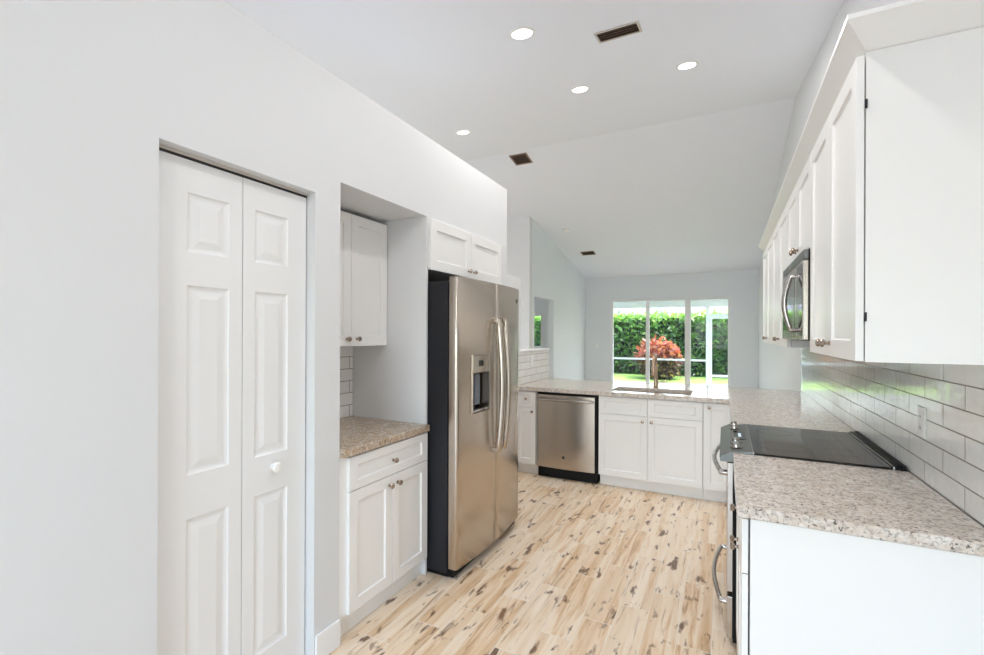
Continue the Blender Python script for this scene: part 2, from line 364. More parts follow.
# closet bifold door
d1 = thing('door_1', 'white six-panel bifold closet door in the left wall', 'door', (XL - .05, CY0, 0)); del d1['category'], d1['label']; d1['kind'] = 'structure'
for i, (a, b) in enumerate(((.826, 1.140), (1.143, 1.441))):
    bm = bmesh.new(); W = b - a; st = .110 if i == 0 else .050; st2 = .052 if i == 0 else .094
    rc = [(st, W - st2, v0 - .012, v1 - .012) for v0, v1 in ((.17, .81), (.965, 1.625), (1.742, 1.948))]
    panelled(bm, (XL - .086, a, .012), (0, 1, 0), (1, 0, 0), W, 2.0495, .034, rc, [(.004, .005), (.012, .008), (.020, .008), (.044, .002)])
    lf = obj('door_leaf', bm, 'door', d1, bevel=.0015)
    if i == 1:
        bm = bmesh.new(); lathe(bm, (XL - .052, 1.275, .911), (1, 0, 0), [(0, .010), (.012, .009), (.018, .018), (.028, .021), (.036, .016), (.040, .002)], 20)
        obj('knob', bm, 'plastic', lf, smooth=True)
obj('track', B((XL - .085, XL - .047, CY0 + .002, CY1 - .002, CZ - .010, CZ - .001)), 'vent', d1)
obj('track_gap', B((XL - .084, XL - .052, CY0 + .002, CY1 - .002, CZ - .019, CZ - .0101)), 'gap', d1)

# ------------------------------------------------------------------ kitchen cabinets
SHK = [(.002, .007), (.006, .009)]
def knob(par, p, n):
    bm = bmesh.new(); lathe(bm, p, n, [(0, .0085), (.003, .0085), (.005, .0055), (.014, .0055), (.018, .013), (.024, .0145), (.029, .011), (.031, .002)], 18)
    return obj('knob', bm, 'knob', par, smooth=True)
def front(cab, kind, o, U, N, W, H, kn=None, T=.02, fw=.057):
    bm = bmesh.new(); f = min(fw, H * .27)
    panelled(bm, o, U, N, W, H, T, [(fw, W - fw, f, H - f)], SHK)
    d = obj(kind, bm, 'cab', cab, bevel=.0015)
    for k in (kn or []):
        p = Vector(o) + Vector(U) * k[0] + Vector((0, 0, k[1])) + Vector(N) * T
        knob(d, p, N)
    return d
PX, NX, PY, NY = (1, 0, 0), (-1, 0, 0), (0, 1, 0), (0, -1, 0)
g = .0015
# niche base cabinet
c = thing('base_cabinet', 'white two-door base cabinet with one drawer in the niche beside the refrigerator', 'cabinet', (-1.9, 1.94, 0))
XC = XL - .002
obj('body', B((XB + .003, XC, NY0 + .002, 2.284, .105, .874)), 'cab', c)
obj('toe_kick', B((XB + .01, XC - .03, NY0 + .004, 2.282, .001, .104)), 'cab', c)
front(c, 'drawer', (XC + .0005, 1.640, .703), PY, PX, .642, .162, [(.321, .076)])
front(c, 'door', (XC + .0005, 1.640, .115), PY, PX, .3195, .584, [(.2895, .535)])
front(c, 'door', (XC + .0005, 1.6625 + .3, .115), PY, PX, .3195, .584, [(.035, .535)])
tag(obj('countertop', B((XB + .002, XL + .033, NY0 + .0015, 2.2845, .876, .914)), 'granite_tan', bevel=.004), 'tan speckled granite worktop in the small niche beside the refrigerator', 'countertop')
# niche wall cabinet
c = thing('wall_cabinet', 'white two-door wall cabinet hanging inside the niche above the tan worktop', 'cabinet', (-2.05, 1.94, 1.385))
obj('body', B((XB + .011, -1.924, NY0 + .002, 2.284, 1.385, 2.150)), 'cab', c)
for a, b, k in ((1.596, 1.968, .340), (1.971, 2.281, .045)): front(c, 'door', (-1.9235, a, 1.386), PY, PX, b - a, .756, [(k, .042)])
# cabinet over the fridge
c = thing('wall_cabinet', 'short white two-door cabinet built in above the refrigerator', 'cabinet', (-1.9, 2.8, 1.85))
obj('body', B((XB + .003, XL - .002, 2.306, 3.298, 1.855, 2.163)), 'cab', c)
for a, b, k in ((2.312, 2.800, .452), (2.803, 3.290, .036)): front(c, 'door', (XL - .0015, a, 1.850), PY, PX, b - a, .312, [(k, .044)], fw=.062)
# peninsula cabinets (fronts face the camera)
YP = 4.406
def pen(label, x0, x1, fronts, cover=(0, 0)):
    c = thing('base_cabinet', label, 'cabinet', ((x0 + x1) / 2, YP + .25, 0))
    obj('body', B((x0, x1, YP, 4.98, .115, .874)), 'cab', c)
    obj('toe_kick', B((x0, x1, YP + .06, 4.97, .001, .1145)), 'cab', c)
    for kind, a, b, z0, z1, kn in fronts: front(c, kind, (a, YP - .0005, z0), PX, NY, b - a, z1 - z0, kn)
    return c
pen('narrow white base cabinet with small drawer between refrigerator and dishwasher', HX + .012, -1.722,
    [('drawer', HX + .016, -1.725, .706, .866, [(.118, .084)]), ('door', HX + .016, -1.725, .118, .703, [(.186, .545)])])
# sink base keeps its top open for the basin
c = thing('base_cabinet', 'wide white sink cabinet with two doors beside the dishwasher', 'cabinet', (-.62, YP + .25, 0))
obj('body', B((-1.079, -1.061, YP, 4.98, .115, .874), (-.184, -.166, YP, 4.98, .115, .874), (-1.061, -.184, YP, YP + .018, .115, .874), (-1.061, -.184, 4.962, 4.98, .115, .874), (-1.061, -.184, YP + .018, 4.962, .115, .133)), 'cab', c)
obj('toe_kick', B((-1.079, -.166, YP + .06, 4.97, .001, .1145)), 'cab', c)
front(c, 'false_drawer', (-1.076, YP - .0005, .706), PX, NY, .446, .160)
front(c, 'false_drawer', (-.627, YP - .0005, .706), PX, NY, .458, .160)
front(c, 'door', (-1.076, YP - .0005, .118), PX, NY, .446, .585, [(.408, .54)])
front(c, 'door', (-.627, YP - .0005, .118), PX, NY, .458, .585, [(.036, .54)])
pen('white corner base cabinet with one tall door where the peninsula meets the range side', -.164, .062,
    [('door', -.162, .058, .118, .866, [(.046, .712)])])
struct('wall_peninsula', B((HX + .012, .062, 4.985, 5.06, 0, .874)), 'paint')
# right run: near base cabinet, corner base cabinet behind the range
def rbase(label, y0, y1, fronts, panel=False):
    c = thing('base_cabinet', label, 'cabinet', (.38, (y0 + y1) / 2, 0))
    obj('body', B((.075, XR - .012, y0, y1, .105, .874)), 'cab', c)
    obj('toe_kick', B((.135, XR - .012, y0 + .002, y1, .001, .1045)), 'cab', c)
    for kind, a, b, z0, z1, kn in fronts: front(c, kind, (.0705, b, z0), NY, NX, b - a, z1 - z0, kn, T=.019)
    return c
rc_ = rbase('white base cabinet with a plain end panel at the near end of the range run', 1.695, 2.401,
      [('drawer', 1.692, 2.397, .690, .866, [(.353, .09)]), ('door', 1.692, 2.0435, .112, .687, [(.036, .53)]), ('door', 2.0465, 2.397, .112, .687, [(.3155, .53)])])
obj('end_panel', B((.075, XR - .012, 1.676, 1.6945, .001, .874)), 'cab', rc_, bevel=.001)
c = thing('base_cabinet', 'white blind corner cabinet past the far side of the range', 'cabinet', (.38, 4, 0))
obj('body', B((.075, XR - .012, 3.163, 4.37, .105, .874), (.075, XR - .012, 4.37, 5.06, .105, .874)), 'cab', c)
obj('toe_kick', B((.135, XR - .012, 3.165, 4.37, .001, .1045), (.135, XR - .012, 4.37, 5.05, .001, .1045)), 'cab', c)
front(c, 'door', (.0705, 3.90, .112), NY, NX, .73, .754, [(.69, .70)], T=.019)
# worktops
tag(obj('countertop', B((.036, XR - .0095, 1.666, 2.402, .876, .914)), 'granite', bevel=.005), 'speckled granite worktop at the near end, in front of the range', 'countertop')
bm = bmesh.new()
SKX0, SKX1, SKY0, SKY1 = -.985, -.27, 4.50, 4.865
for b in ((HX + .0095, SKX0, 4.366, 5.38), (SKX0, SKX1, 4.366, SKY0), (SKX0, SKX1, SKY1, 5.38), (SKX1, .036, 4.366, 5.38), (.036, XR - .0095, 3.161, 4.366), (.036, XR - .0095, 4.366, 5.38)):
    box(bm, b[0], b[1], b[2], b[3], .876, .914)
bmesh.ops.remove_doubles(bm, verts=bm.verts[:], dist=1e-5)
# drop the interior faces of the joined slabs
inner = [f for f in bm.faces if any(h is not f and {v for v in h.verts} == {v for v in f.verts} for e in f.edges for h in e.link_faces)]
bmesh.ops.delete(bm, geom=inner, context='FACES')
tag(obj('countertop', bm, 'granite'), 'long speckled granite worktop over the peninsula, with the sink cut into it', 'countertop')
# sink and faucet
s = thing('sink', 'undermount steel sink basin set into the peninsula worktop', 'sink', (-.63, 4.68, .7))
bm = B((SKX0 - .012, SKX1 + .012, SKY0 - .012, SKY0, .69, .874), (SKX0 - .012, SKX1 + .012, SKY1, SKY1 + .012, .69, .874), (SKX0 - .012, SKX0, SKY0, SKY1, .69, .874),
       (SKX1, SKX1 + .012, SKY0, SKY1, .69, .874), (SKX0, SKX1, SKY0, SKY1, .69, .70))
obj('basin', bm, 'sink', s)
bm = bmesh.new(); lathe(bm, (-.63, 4.68, .7005), (0, 0, 1), [(0, .045), (.003, .045), (.004, .03)], 20); obj('drain', bm, 'chrome', s, smooth=True)
f = thing('faucet', 'tall pull-down kitchen faucet standing behind the sink', 'faucet', (-.625, 4.92, .9145))
fx, fy = -.625, 4.925
bm = bmesh.new(); lathe(bm, (fx, fy, .9145), (0, 0, 1), [(0, .028), (.008, .028), (.012, .022), (.10, .022), (.12, .016)], 20); obj('body', bm, 'faucet', f, smooth=True)
bm = bmesh.new(); pth = [(fx, fy, 1.03), (fx, fy, 1.17)] + [(fx, fy - .085 + .085 * math.cos(a), 1.17 + .085 * math.sin(a)) for a in [math.pi * k / 10 for k in range(1, 11)]] + [(fx, fy - .17, 1.15)]
tube(bm, pth, .0145, 14); obj('spout', bm, 'faucet', f, smooth=True)
bm = bmesh.new(); lathe(bm, (fx, fy - .17, 1.15), (0, 0, -1), [(0, .016), (.01, .019), (.08, .021), (.10, .018)], 18); obj('spray_head', bm, 'faucet', f, smooth=True)
bm = bmesh.new(); tube(bm, [(fx + .02, fy, .975), (fx + .05, fy, .978), (fx + .11, fy, .985)], .0085, 12); obj('handle', bm, 'faucet', f, smooth=True)

# ------------------------------------------------------------------ refrigerator
fr = thing('refrigerator', 'stainless side-by-side refrigerator with charcoal sides and water dispenser', 'refrigerator', (-1.8, 2.76, 0))
FY0, FYM, FY1 = 2.312, 2.775, 3.216
def fxf(y): u = (y - (FY0 + FY1) / 2) / ((FY1 - FY0) / 2); return -1.402 + .030 * (1 - u * u)
obj('body', B((-2.17, -1.472, FY0, FY1, .03, 1.775), bev=.004), 'side', fr)
obj('gasket', B((-1.4715, -1.4605, FY0 + .01, FY1 - .01, .10, 1.77)), 'black', fr)
obj('grille', B((-1.4715, -1.43, FY0 + .01, FY1 - .01, .012, .058), (-2.10, -1.4716, FY0 + .02, FY1 - .02, .001, .0295)), 'black', fr)
def fridge_door(y0, y1, hole=None):
    bm = bmesh.new(); z0, z1 = .062, 1.800; r = .016
    ys = [y0, y0 + .004, y0 + .010, y0 + r] + [y0 + r + (y1 - y0 - 2 * r) * k / 10 for k in range(1, 10)] + [y1 - r, y1 - .010, y1 - .004, y1]
    if hole: ys = sorted([y for y in ys if min(abs(y - hole[0]), abs(y - hole[1])) > .008] + [hole[0], hole[1]])
    zs = [z0, z0 + .006] + ([hole[2], hole[3]] if hole else []) + [z1 - .006, z1]
    def X(y):
        d = min(y - y0, y1 - y); x = fxf(y)
        return x - (0 if d >= r else r - math.sqrt(max(r * r - (r - d) ** 2, 0)))
    def XX(y, z): return X(y) - (.005 if z in (z0, z1) else 0)
    xb = -1.460
    F = {(i, j): bm.verts.new((XX(y, z), y, z)) for i, y in enumerate(ys) for j, z in enumerate(zs)}
    K = {(i, j): bm.verts.new((xb, y, z)) for i, y in enumerate(ys) for j, z in enumerate(zs)}
    I, J = len(ys) - 1, len(zs) - 1
    for i in range(I):
        for j in range(J):
            bm.faces.new((K[i, j], K[i, j + 1], K[i + 1, j + 1], K[i + 1, j]))
            if hole and ys[i] >= hole[0] - 1e-6 and ys[i + 1] <= hole[1] + 1e-6 and abs(zs[j] - hole[2]) < 1e-6: continue
            bm.faces.new((F[i, j], F[i + 1, j], F[i + 1, j + 1], F[i, j + 1]))
    for i in range(I):
        bm.faces.new((F[i, 0], K[i, 0], K[i + 1, 0], F[i + 1, 0])); bm.faces.new((F[i, J], F[i + 1, J], K[i + 1, J], K[i, J]))
    for j in range(J):
        bm.faces.new((F[0, j], F[0, j + 1], K[0, j + 1], K[0, j])); bm.faces.new((F[I, j], K[I, j], K[I, j + 1], F[I, j + 1]))
    return bm
HO = (2.452, 2.675, .962, 1.332)
fd1 = obj('freezer_door', fridge_door(FY0, FYM - .003, HO), 'steel', fr, smooth=True)
fd2 = obj('fridge_door', fridge_door(FYM + .003, FY1), 'steel', fr, smooth=True)
xd = fxf((HO[0] + HO[1]) / 2)
def ring(x0, x1, y0, y1, z0, z1, t): return [(x0, x1, y0, y0 + t, z0, z1), (x0, x1, y1 - t, y1, z0, z1), (x0, x1, y0 + t, y1 - t, z0, z0 + t), (x0, x1, y0 + t, y1 - t, z1 - t, z1)]
dp = obj('dispenser', B(*ring(xd - .055, xd + .003, HO[0], HO[1], HO[2], HO[3], .005)), 'steel', fd1, bevel=.001)
obj('dispenser_well', B((-1.4595, -1.453, HO[0] + .008, HO[1] - .008, HO[2] + .008, HO[3] - .008)), 'glass_black', fd1)
obj('dispenser_panel', B((-1.452, xd - .003, HO[0] + .008, HO[1] - .008, 1.215, HO[3] - .008)), 'steel', fd1)
obj('dispenser_display', B((xd - .0029, xd - .0022, 2.54, 2.60, 1.255, 1.292)), 'glass_black', fd1)
for y in (2.475, 2.58): obj('dispenser_paddle', B((-1.452, -1.432, y, y + .07, 1.00, 1.20)), 'paddle', fd1, bevel=.004)
obj('drip_tray', B((-1.452, xd - .004, HO[0] + .009, HO[1] - .009, HO[2] + .009, HO[2] + .022)), 'chrome', fd1)
for dr, y, s_ in ((fd1, FYM - .048, -1), (fd2, FYM + .048, 1)):
    x = fxf(y); bm = bmesh.new(); n = 16
    tube(bm, [(x - .002, y, .690)] + [(x + .040 + .026 * math.sin(math.pi * k / n), y, .69 + .86 * k / n) for k in range(n + 1)] + [(x - .002, y, 1.55)], .0115, 14, .019)
    h = obj('handle', bm, 'steel', dr, smooth=True)
    for z in (.672, 1.534): obj('handle_cap', B((x - .001, x + .034, y - .014, y + .014, z, z + .034), bev=.004), 'steel', h)
bm = bmesh.new(); lathe(bm, (fxf(3.15) - .001, 3.15, 1.705), PX, [(0, .017), (.002, .017), (.003, .015)], 20)
b_ = obj('badge', bm, 'chrome', fd2, label='small round maker badge')
bm = bmesh.new(); lathe(bm, (fxf(3.15) + .002, 3.15, 1.705), PX, [(0, .0125), (.0006, .0125)], 20); obj('badge_face', bm, 'side', b_)

# ------------------------------------------------------------------ dishwasher
dw = thing('dishwasher', 'stainless dishwasher with bowed bar handle under the peninsula worktop', 'dishwasher', (-1.4, 4.65, 0))
DX0, DX1 = -1.712, -1.098
obj('tub', B((DX0, DX1, YP + .02, 4.97, .10, .872)), 'black', dw)
obj('kick_plate', B((DX0 + .002, DX1 - .002, YP + .03, 4.9, .004, .0995)), 'black', dw)
bm = bmesh.new(); n = 14; pf = []
for k in range(n + 1):
    u = k / n; x = DX0 + .006 + (DX1 - DX0 - .022) * u; pf.append((x, YP - .018 - .014 * (1 - (2 * u - 1) ** 2), .115))
prism(bm, pf + [(pf[-1][0], YP + .0195, .115), (pf[0][0], YP + .0195, .115)], (0, 0, .733))
dd = obj('door', bm, 'steel', dw, smooth=True, bevel=.003)
obj('control_strip', B((DX0 + .006, DX1 - .016, YP - .010, YP + .019, .850, .870)), 'black', dw)
bm = bmesh.new(); tube(bm, [(DX0 + .03, YP - .02, .802)] + [(DX0 + .03 + .538 * k / 16, YP - .056 - .022 * math.sin(math.pi * k / 16), .802) for k in range(17)] + [(DX1 - .04, YP - .02, .802)], .011, 12, .017)
obj('handle', bm, 'chrome', dd, smooth=True)
bm = bmesh.new(); lathe(bm, (-1.424, YP - .030, .233), NY, [(0, .016), (.003, .016), (.004, .014)], 20); obj('badge', bm, 'side', dd, label='small round dark maker badge')

# ------------------------------------------------------------------ range
ra = thing('range', 'stainless slide-in electric range with black glass cooktop between the granite worktops', 'stove', (.35, 2.78, 0))
RY0, RY1 = 2.407, 3.157
obj('body', B((.038, XR - .012, RY0, RY1, .03, .895)), 'black', ra)
obj('foot', B((.10, .14, RY0 + .03, RY0 + .07, .001, .0295)), 'black', ra)
obj('foot', B((.10, .14, RY1 - .07, RY1 - .03, .001, .0295)), 'black', ra)
obj('foot', B((.56, .60, RY0 + .03, RY0 + .07, .001, .0295)), 'black', ra)
obj('foot', B((.56, .60, RY1 - .07, RY1 - .03, .001, .0295)), 'black', ra)
bm = bmesh.new(); box(bm, .122, .612, RY0 - .004, RY1 + .003, .9145, .922, .002); box(bm, .118, .60, RY0 + .001, RY1 - .001, .8955, .9145)
ck = obj('cooktop', bm, 'glass_black', ra)
for cx, cy, r in ((.25, 2.60, .10), (.25, 2.97, .085), (.47, 2.60, .075), (.47, 2.97, .105)):
    bm = bmesh.new(); m = 40; a = [bm.verts.new((cx + r * math.cos(2 * math.pi * k / m), cy + r * math.sin(2 * math.pi * k / m), .9223)) for k in range(m)]
    b = [bm.verts.new((cx + (r - .003) * math.cos(2 * math.pi * k / m), cy + (r - .003) * math.sin(2 * math.pi * k / m), .9223)) for k in range(m)]
    for k in range(m): bm.faces.new((a[k], a[(k + 1) % m], b[(k + 1) % m], b[k]))
    obj('burner_ring', bm, mat('burner_grey', (.09, .09, .09, 1), .2), ck)
for x0, x1, z1 in ((.116, .1215, .924), (.6125, .619, .926)): obj('cooktop_trim', B((x0, x1, RY0 - .004, RY1 + .003, .9145, z1)), 'chrome', ra)
for x0, x1, z1 in ((.6195, .640, .930), (.642, .657, .934)): obj('rear_vent', B((x0, x1, RY0 - .003, RY1 + .002, .9145, z1), bev=.003), 'black', ra)
# sloping front control panel
bm = bmesh.new(); prism(bm, [(.1155, RY0 - .002, .924), (.030, RY0 - .002, .917), (-.020, RY0 - .002, .890), (-.016, RY0 - .002, .868), (.037, RY0 - .002, .868), (.037, RY0 - .002, .8955), (.1155, RY0 - .002, .8955)], (0, RY1 - RY0 + .004, 0))
cp = obj('control_panel', bm, 'steel_d', ra, bevel=.002)
obj('display', B((.045, .100, 2.68, 2.90, .9195, .9245)), 'glass_black', cp)
bm = bmesh.new()
for k in range(4): box(bm, .066, .080, 2.745 + .024 * k, 2.758 + .024 * k, .9246, .9249)
obj('display_digits', bm, 'digits', cp)
for y in (2.49, 2.60, 2.98, 3.08):
    bm = bmesh.new(); ax = Vector((-.10, 0, 1)); o = Vector((.052, y, .9205))
    lathe(bm, o, ax, [(0, .024), (.003, .024), (.004, .019), (.022, .0175), (.026, .015)], 20); kb = obj('knob', bm, 'chrome', cp, smooth=True)
    bm = bmesh.new(); lathe(bm, o - ax * .0005, ax, [(0, .027), (.0025, .026)], 20); obj('knob_skirt', bm, 'black', kb)
bm = bmesh.new(); panelled(bm, (.0375, RY1 - .004, .262), NY, NX, RY1 - RY0 - .008, .600, .024, [(.12, .622, .14, .45)], [(.002, .003)])
od = obj('oven_door', bm, 'steel_h', ra, bevel=.002)
obj('oven_window', B((.0160, .0164, RY0 + .14, RY1 - .14, .41, .70)), 'glass_black', od)
dr = obj('drawer', B((.0135, .0375, RY0 + .004, RY1 - .004, .045, .238), bev=.002), 'steel_h', ra)
def bow(par, z, x0, out):
    bm = bmesh.new(); n = 16; a, b = RY0 + .055, RY1 - .055
    tube(bm, [(x0 - .026 - out * math.sin(math.pi * k / n), a + (b - a) * k / n, z) for k in range(n + 1)], .0115, 12, .0115)
    h = obj('handle', bm, 'chrome', par, smooth=True)
    for y in (a + .008, b - .008):
        bm = bmesh.new(); lathe(bm, (x0 + .001, y, z), NX, [(0, .015), (.012, .013), (.030, .0125), (.036, .010)], 14)
        obj('handle_mount', bm, 'chrome', h, smooth=True)
bow(od, .800, .0133, .035); bow(dr, .185, .0133, .035)

# ------------------------------------------------------------------ right wall cabinets, microwave, crown
UX, UZ, UT = .347, 1.387, 2.238
def upper(label, y0, y1, z0, doors, endp=None):
    c = thing('wall_cabinet', label, 'cabinet', (.5, (y0 + y1) / 2, z0))
    obj('body', B((UX, XR - .0015 if z0 > 1.4 else XR - .0015, y0, y1, z0, 2.246)), 'cab', c)
    for a, b, kn in doors: front(c, 'door', (UX - .003, b, z0 + .002), NY, NX, b - a, UT - z0 - .002, kn, T=.019)
    return c
c = upper('white two-door wall cabinet with plain end panel, nearest the camera', 1.600, 2.366, UZ,
      [(1.600, 1.9815, [(.036, .045)]), (1.9845, 2.364, [(.343, .045)])])
for z in (1.50, 2.09): obj('hinge', B((UX - .002, UX + .003, 1.5965, 1.5995, z, z + .025)), 'side', c)
upper('short white two-door wall cabinet directly above the microwave', 2.369, 3.155, 1.836, [(2.371, 2.7605, [(.036, .045)]), (2.7635, 3.153, [(.353, .045)])])
upper('white two-door wall cabinet between the microwave and the last wall cabinet', 3.158, 4.125, UZ, [(3.160, 3.640, [(.036, .045)]), (3.643, 4.123, [(.444, .045)])])
upper('white two-door wall cabinet at the far end of the right wall run', 4.128, 5.097, UZ, [(4.130, 4.611, [(.036, .045)]), (4.614, 5.095, [(.445, .045)])])
bm = bmesh.new()   # crown: flat splayed board on the fronts, mitred onto the near end panel
prof = lambda d: [(UX - .002 - d[0], d[1])]
lo, hi = 2.2465, 2.304; out = .055
p = lambda x, y, z: bm.verts.new((x, y, z))
A = [p(UX - .003, 5.097, lo), p(UX - .003 - out, 5.097, hi), p(UX - .003 - out, 5.097, hi + .012), p(UX + .012, 5.097, hi + .012), p(UX + .012, 5.097, lo)]
Bq = [p(UX - .003, 1.592, lo), p(UX - .003 - out, 1.592 - .075, hi), p(UX - .003 - out, 1.592 - .075, hi + .012), p(UX + .012, 1.607, hi + .012), p(UX + .012, 1.607, lo)]
Cq = [p(XR - .002, 1.592, lo), p(XR - .002, 1.592 - .075, hi), p(XR - .002, 1.592 - .075, hi + .012), p(XR - .002, 1.607, hi + .012), p(XR - .002, 1.607, lo)]
for S, T in ((A, Bq), (Bq, Cq)):
    for k in range(5): bm.faces.new((S[k], S[(k + 1) % 5], T[(k + 1) % 5], T[k]))
bm.faces.new(A); bm.faces.new(Cq)
struct('trim_2', bm, 'cab')
mw = thing('microwave', 'stainless over-the-range microwave with bowed handle under the right wall cabinets', 'microwave', (.48, 2.76, 1.436))
MY0, MY1, MZ0, MZ1 = 2.372, 3.152, 1.436, 1.832
obj('body', B((.3225, XR - .012, MY0, MY1, MZ0, MZ1)), 'black', mw)
MS = MY0 + .19
md = obj('door', B((.300, .322, MS + .0015, MY1 - .002, MZ0 + .004, 1.786), bev=.003), 'steel_h', mw)
obj('window', B((.2992, .2998, MS + .075, MY1 - .05, MZ0 + .05, 1.755)), 'glass_black', md)
mc = obj('control_panel', B((.300, .322, MY0 + .001, MS - .0015, MZ0 + .004, 1.786), bev=.003), 'steel_h', mw)
obj('touch_panel', B((.2992, .2998, MY0 + .018, MS - .012, MZ0 + .02, 1.775)), 'glass_black', mc)
obj('top_vent', B((.302, .322, MY0 + .001, MY1 - .002, 1.789, MZ1 - .001), bev=.003), 'steel_d', mw)
bm = bmesh.new(); n = 16; hy = MS + .035
tube(bm, [(.2995, hy, 1.485)] + [(.280 - .026 * math.sin(math.pi * k / n), hy, 1.485 + .255 * k / n) for k in range(n + 1)] + [(.2995, hy, 1.74)], .010, 12, .012)
obj('handle', bm, 'chrome', md, smooth=True)
bm = bmesh.new(); lathe(bm, (.3017, 2.80, 1.811), NX, [(0, .013), (.002, .013), (.003, .011)], 18); obj('badge', bm, 'chrome', mw, label='small round maker badge')

# ------------------------------------------------------------------ outlets and switch
def plate(label, c, U, N, w_=.072, h=.115, kind='outlet', cat='outlet', group=None):
    c, U, N = Vector(c), Vector(U), Vector(N); t = thing(kind, label, cat, c, group)
    def slab(u0, u1, z0, z1, n0, n1):
        a = c + U * u0 + N * n0; b = c + U * u1 + N * n1
        return (a.x, b.x, a.y, b.y, c.z + z0, c.z + z1)
    obj('cover_plate', B(slab(-w_ / 2, w_ / 2, -h / 2, h / 2, .0005, .006), bev=.002), 'plastic', t)
    if kind == 'outlet':
        for z in (-.022, .022):
            r = obj('receptacle', B(slab(-.017, .017, z - .014, z + .014, .0062, .0085), bev=.001), 'plastic', t)
            obj('slot', B(slab(-.008, -.006, z - .005, z + .005, .0086, .009), slab(.006, .008, z - .005, z + .005, .0086, .009)), 'gap', r)
    else: obj('rocker', B(slab(-.016, .016, -.033, .033, .0062, .0095), bev=.001), 'plastic', t)
plate('white wall outlet on the glossy tile behind the near worktop', (XR - .0092, 2.27, 1.135), PY, NX)
plate('white wall outlet on the tiled half wall past the refrigerator', (HX + .0092, 4.83, 1.16), PY, PX)
plate('white light switch on the far wall beside the sliding glass door', (-2.95, YF - .0005, 1.15), PX, NY, kind='light_switch', cat='switch')

# ------------------------------------------------------------------ ceiling fixtures (built level at the origin, tilted with the slope)
def tilt(o, y): o.rotation_euler = (math.atan(KC) * (1 if y < 5.939 else -1), 0, 0)
cl = thing('recessed_light', 'lit recessed ceiling light left of the big brown vent, nearest of the four', 'ceiling light', (0, 0, 0), 'recessed kitchen lights')
bm = bmesh.new(); lathe(bm, (0, 0, 0), (0, 0, -1), [(.0005, .085), (.004, .083), (.007, .072), (.0072, .060)], 32); obj('trim_ring', bm, 'plastic', cl, smooth=True)
bm = bmesh.new(); lathe(bm, (0, 0, 0), (0, 0, -1), [(.0073, .066), (.009, .064)], 32); obj('diffuser', bm, 'lamp', cl)
LP = [((-1.195, 2.77), None), ((-1.179, 4.067), 'lit recessed ceiling light between the other three, beyond the big brown vent'),
      ((-.286, 4.114), 'lit recessed ceiling light nearest the right wall cabinets'), ((-2.688, 4.537), 'lit recessed ceiling light just over the top edge of the left wall')]
HID_FILL = [(-4.9, 10.0), (-.40, 1.3), (-.5, -.8), (-2.9, 1.6), (-4.6, 4.4)]  # unseen fill lamps without fixtures, added to brighten the rooms
for i, ((x, y), lb) in enumerate(LP):
    o = cl if i == 0 else dup(cl, (x, y, cz(y)), lb)
    o.location = (x, y, cz(y)); tilt(o, y)
for i, (x, y) in enumerate([q[0] for q in LP] + HID_FILL):
    L = bpy.data.lights.new('can_or_fill_light', 'AREA'); L.shape = 'DISK'; L.size = .13; L.energy = CAN_FILL_POWER; L.color = (1, .98, .97)
    lo_ = bpy.data.objects.new('can_or_fill_light', L); COL.objects.link(lo_); lo_.location = (x, y, cz(y) - .014)
    tilt(lo_, y)
def vent(label, x, y, w_, d, nsl, group, rz=0, m='ventdark', fm='vent'):
    v = thing('ceiling_vent', label, 'vent', (0, 0, 0), group)
    fw = .014 if w_ > d * 1.5 else .022
    obj('frame', B((-w_ / 2, w_ / 2, -d / 2, -d / 2 + fw, -.008, -.0005), (-w_ / 2, w_ / 2, d / 2 - fw, d / 2, -.008, -.0005), (-w_ / 2, -w_ / 2 + fw, -d / 2 + fw, d / 2 - fw, -.008, -.0005), (w_ / 2 - fw, w_ / 2, -d / 2 + fw, d / 2 - fw, -.008, -.0005)), fm, v)
    obj('duct', B((-w_ / 2 + fw, w_ / 2 - fw, -d / 2 + fw, d / 2 - fw, -.002, -.0006)), 'duct', v)
    for k in range(nsl):
        yy = -d / 2 + fw + (d - 2 * fw) * (k + .5) / nsl; bm = bmesh.new()
        prism(bm, [(-w_ / 2 + fw, yy - .007, -.010), (-w_ / 2 + fw, yy - .005, -.010), (-w_ / 2 + fw, yy + .007, -.0025), (-w_ / 2 + fw, yy + .005, -.0025)], (w_ - 2 * fw, 0, 0))
        obj('slat', bm, m, v)
    v.location = (x, y, cz(y)); tilt(v, y); v.rotation_euler.z = rz
    return v
vent('brown louvered ceiling vent between the recessed lights, longest of the three vents', -.653, 3.155, .29, .17, 4, 'ceiling vents')
vent('small dark square ceiling vent past the left wall, in mid ceiling', -2.654, 6.136, .27, .27, 8, 'ceiling vents', fm='ventdark')
vent('small dark ceiling vent over the living room near the far wall', -2.713, 10.038, .30, .22, 6, 'ceiling vents', fm='ventdark', m='ventdark')
sd = thing('smoke_detector', 'round white smoke detector on the living room ceiling near its dark vent', 'smoke detector', (0, 0, 0))
bm = bmesh.new(); lathe(bm, (0, 0, 0), (0, 0, -1), [(.0005, .070), (.012, .070), (.030, .060), (.038, .045), (.040, .02)], 28); obj('housing', bm, 'plastic', sd, smooth=True)
bm = bmesh.new(); lathe(bm, (.03, 0, -.0385), (0, 0, -1), [(0, .004), (.0015, .003)], 10); obj('indicator', bm, 'gap', sd)
sd.location = (-2.799, 8.721, cz(8.721)); tilt(sd, 8.7)
bm = bmesh.new(); lathe(bm, (0, 0, 0), (0, 0, -1), [(.0005, .075), (.006, .073), (.008, .06)], 28)
o = tag(obj('blank_cover', bm, 'ceil', smooth=True), 'flat white round cover plate on the living room ceiling', 'cover plate'); o.location = (-1.2, 9.267, cz(9.267)); tilt(o, 9.2)

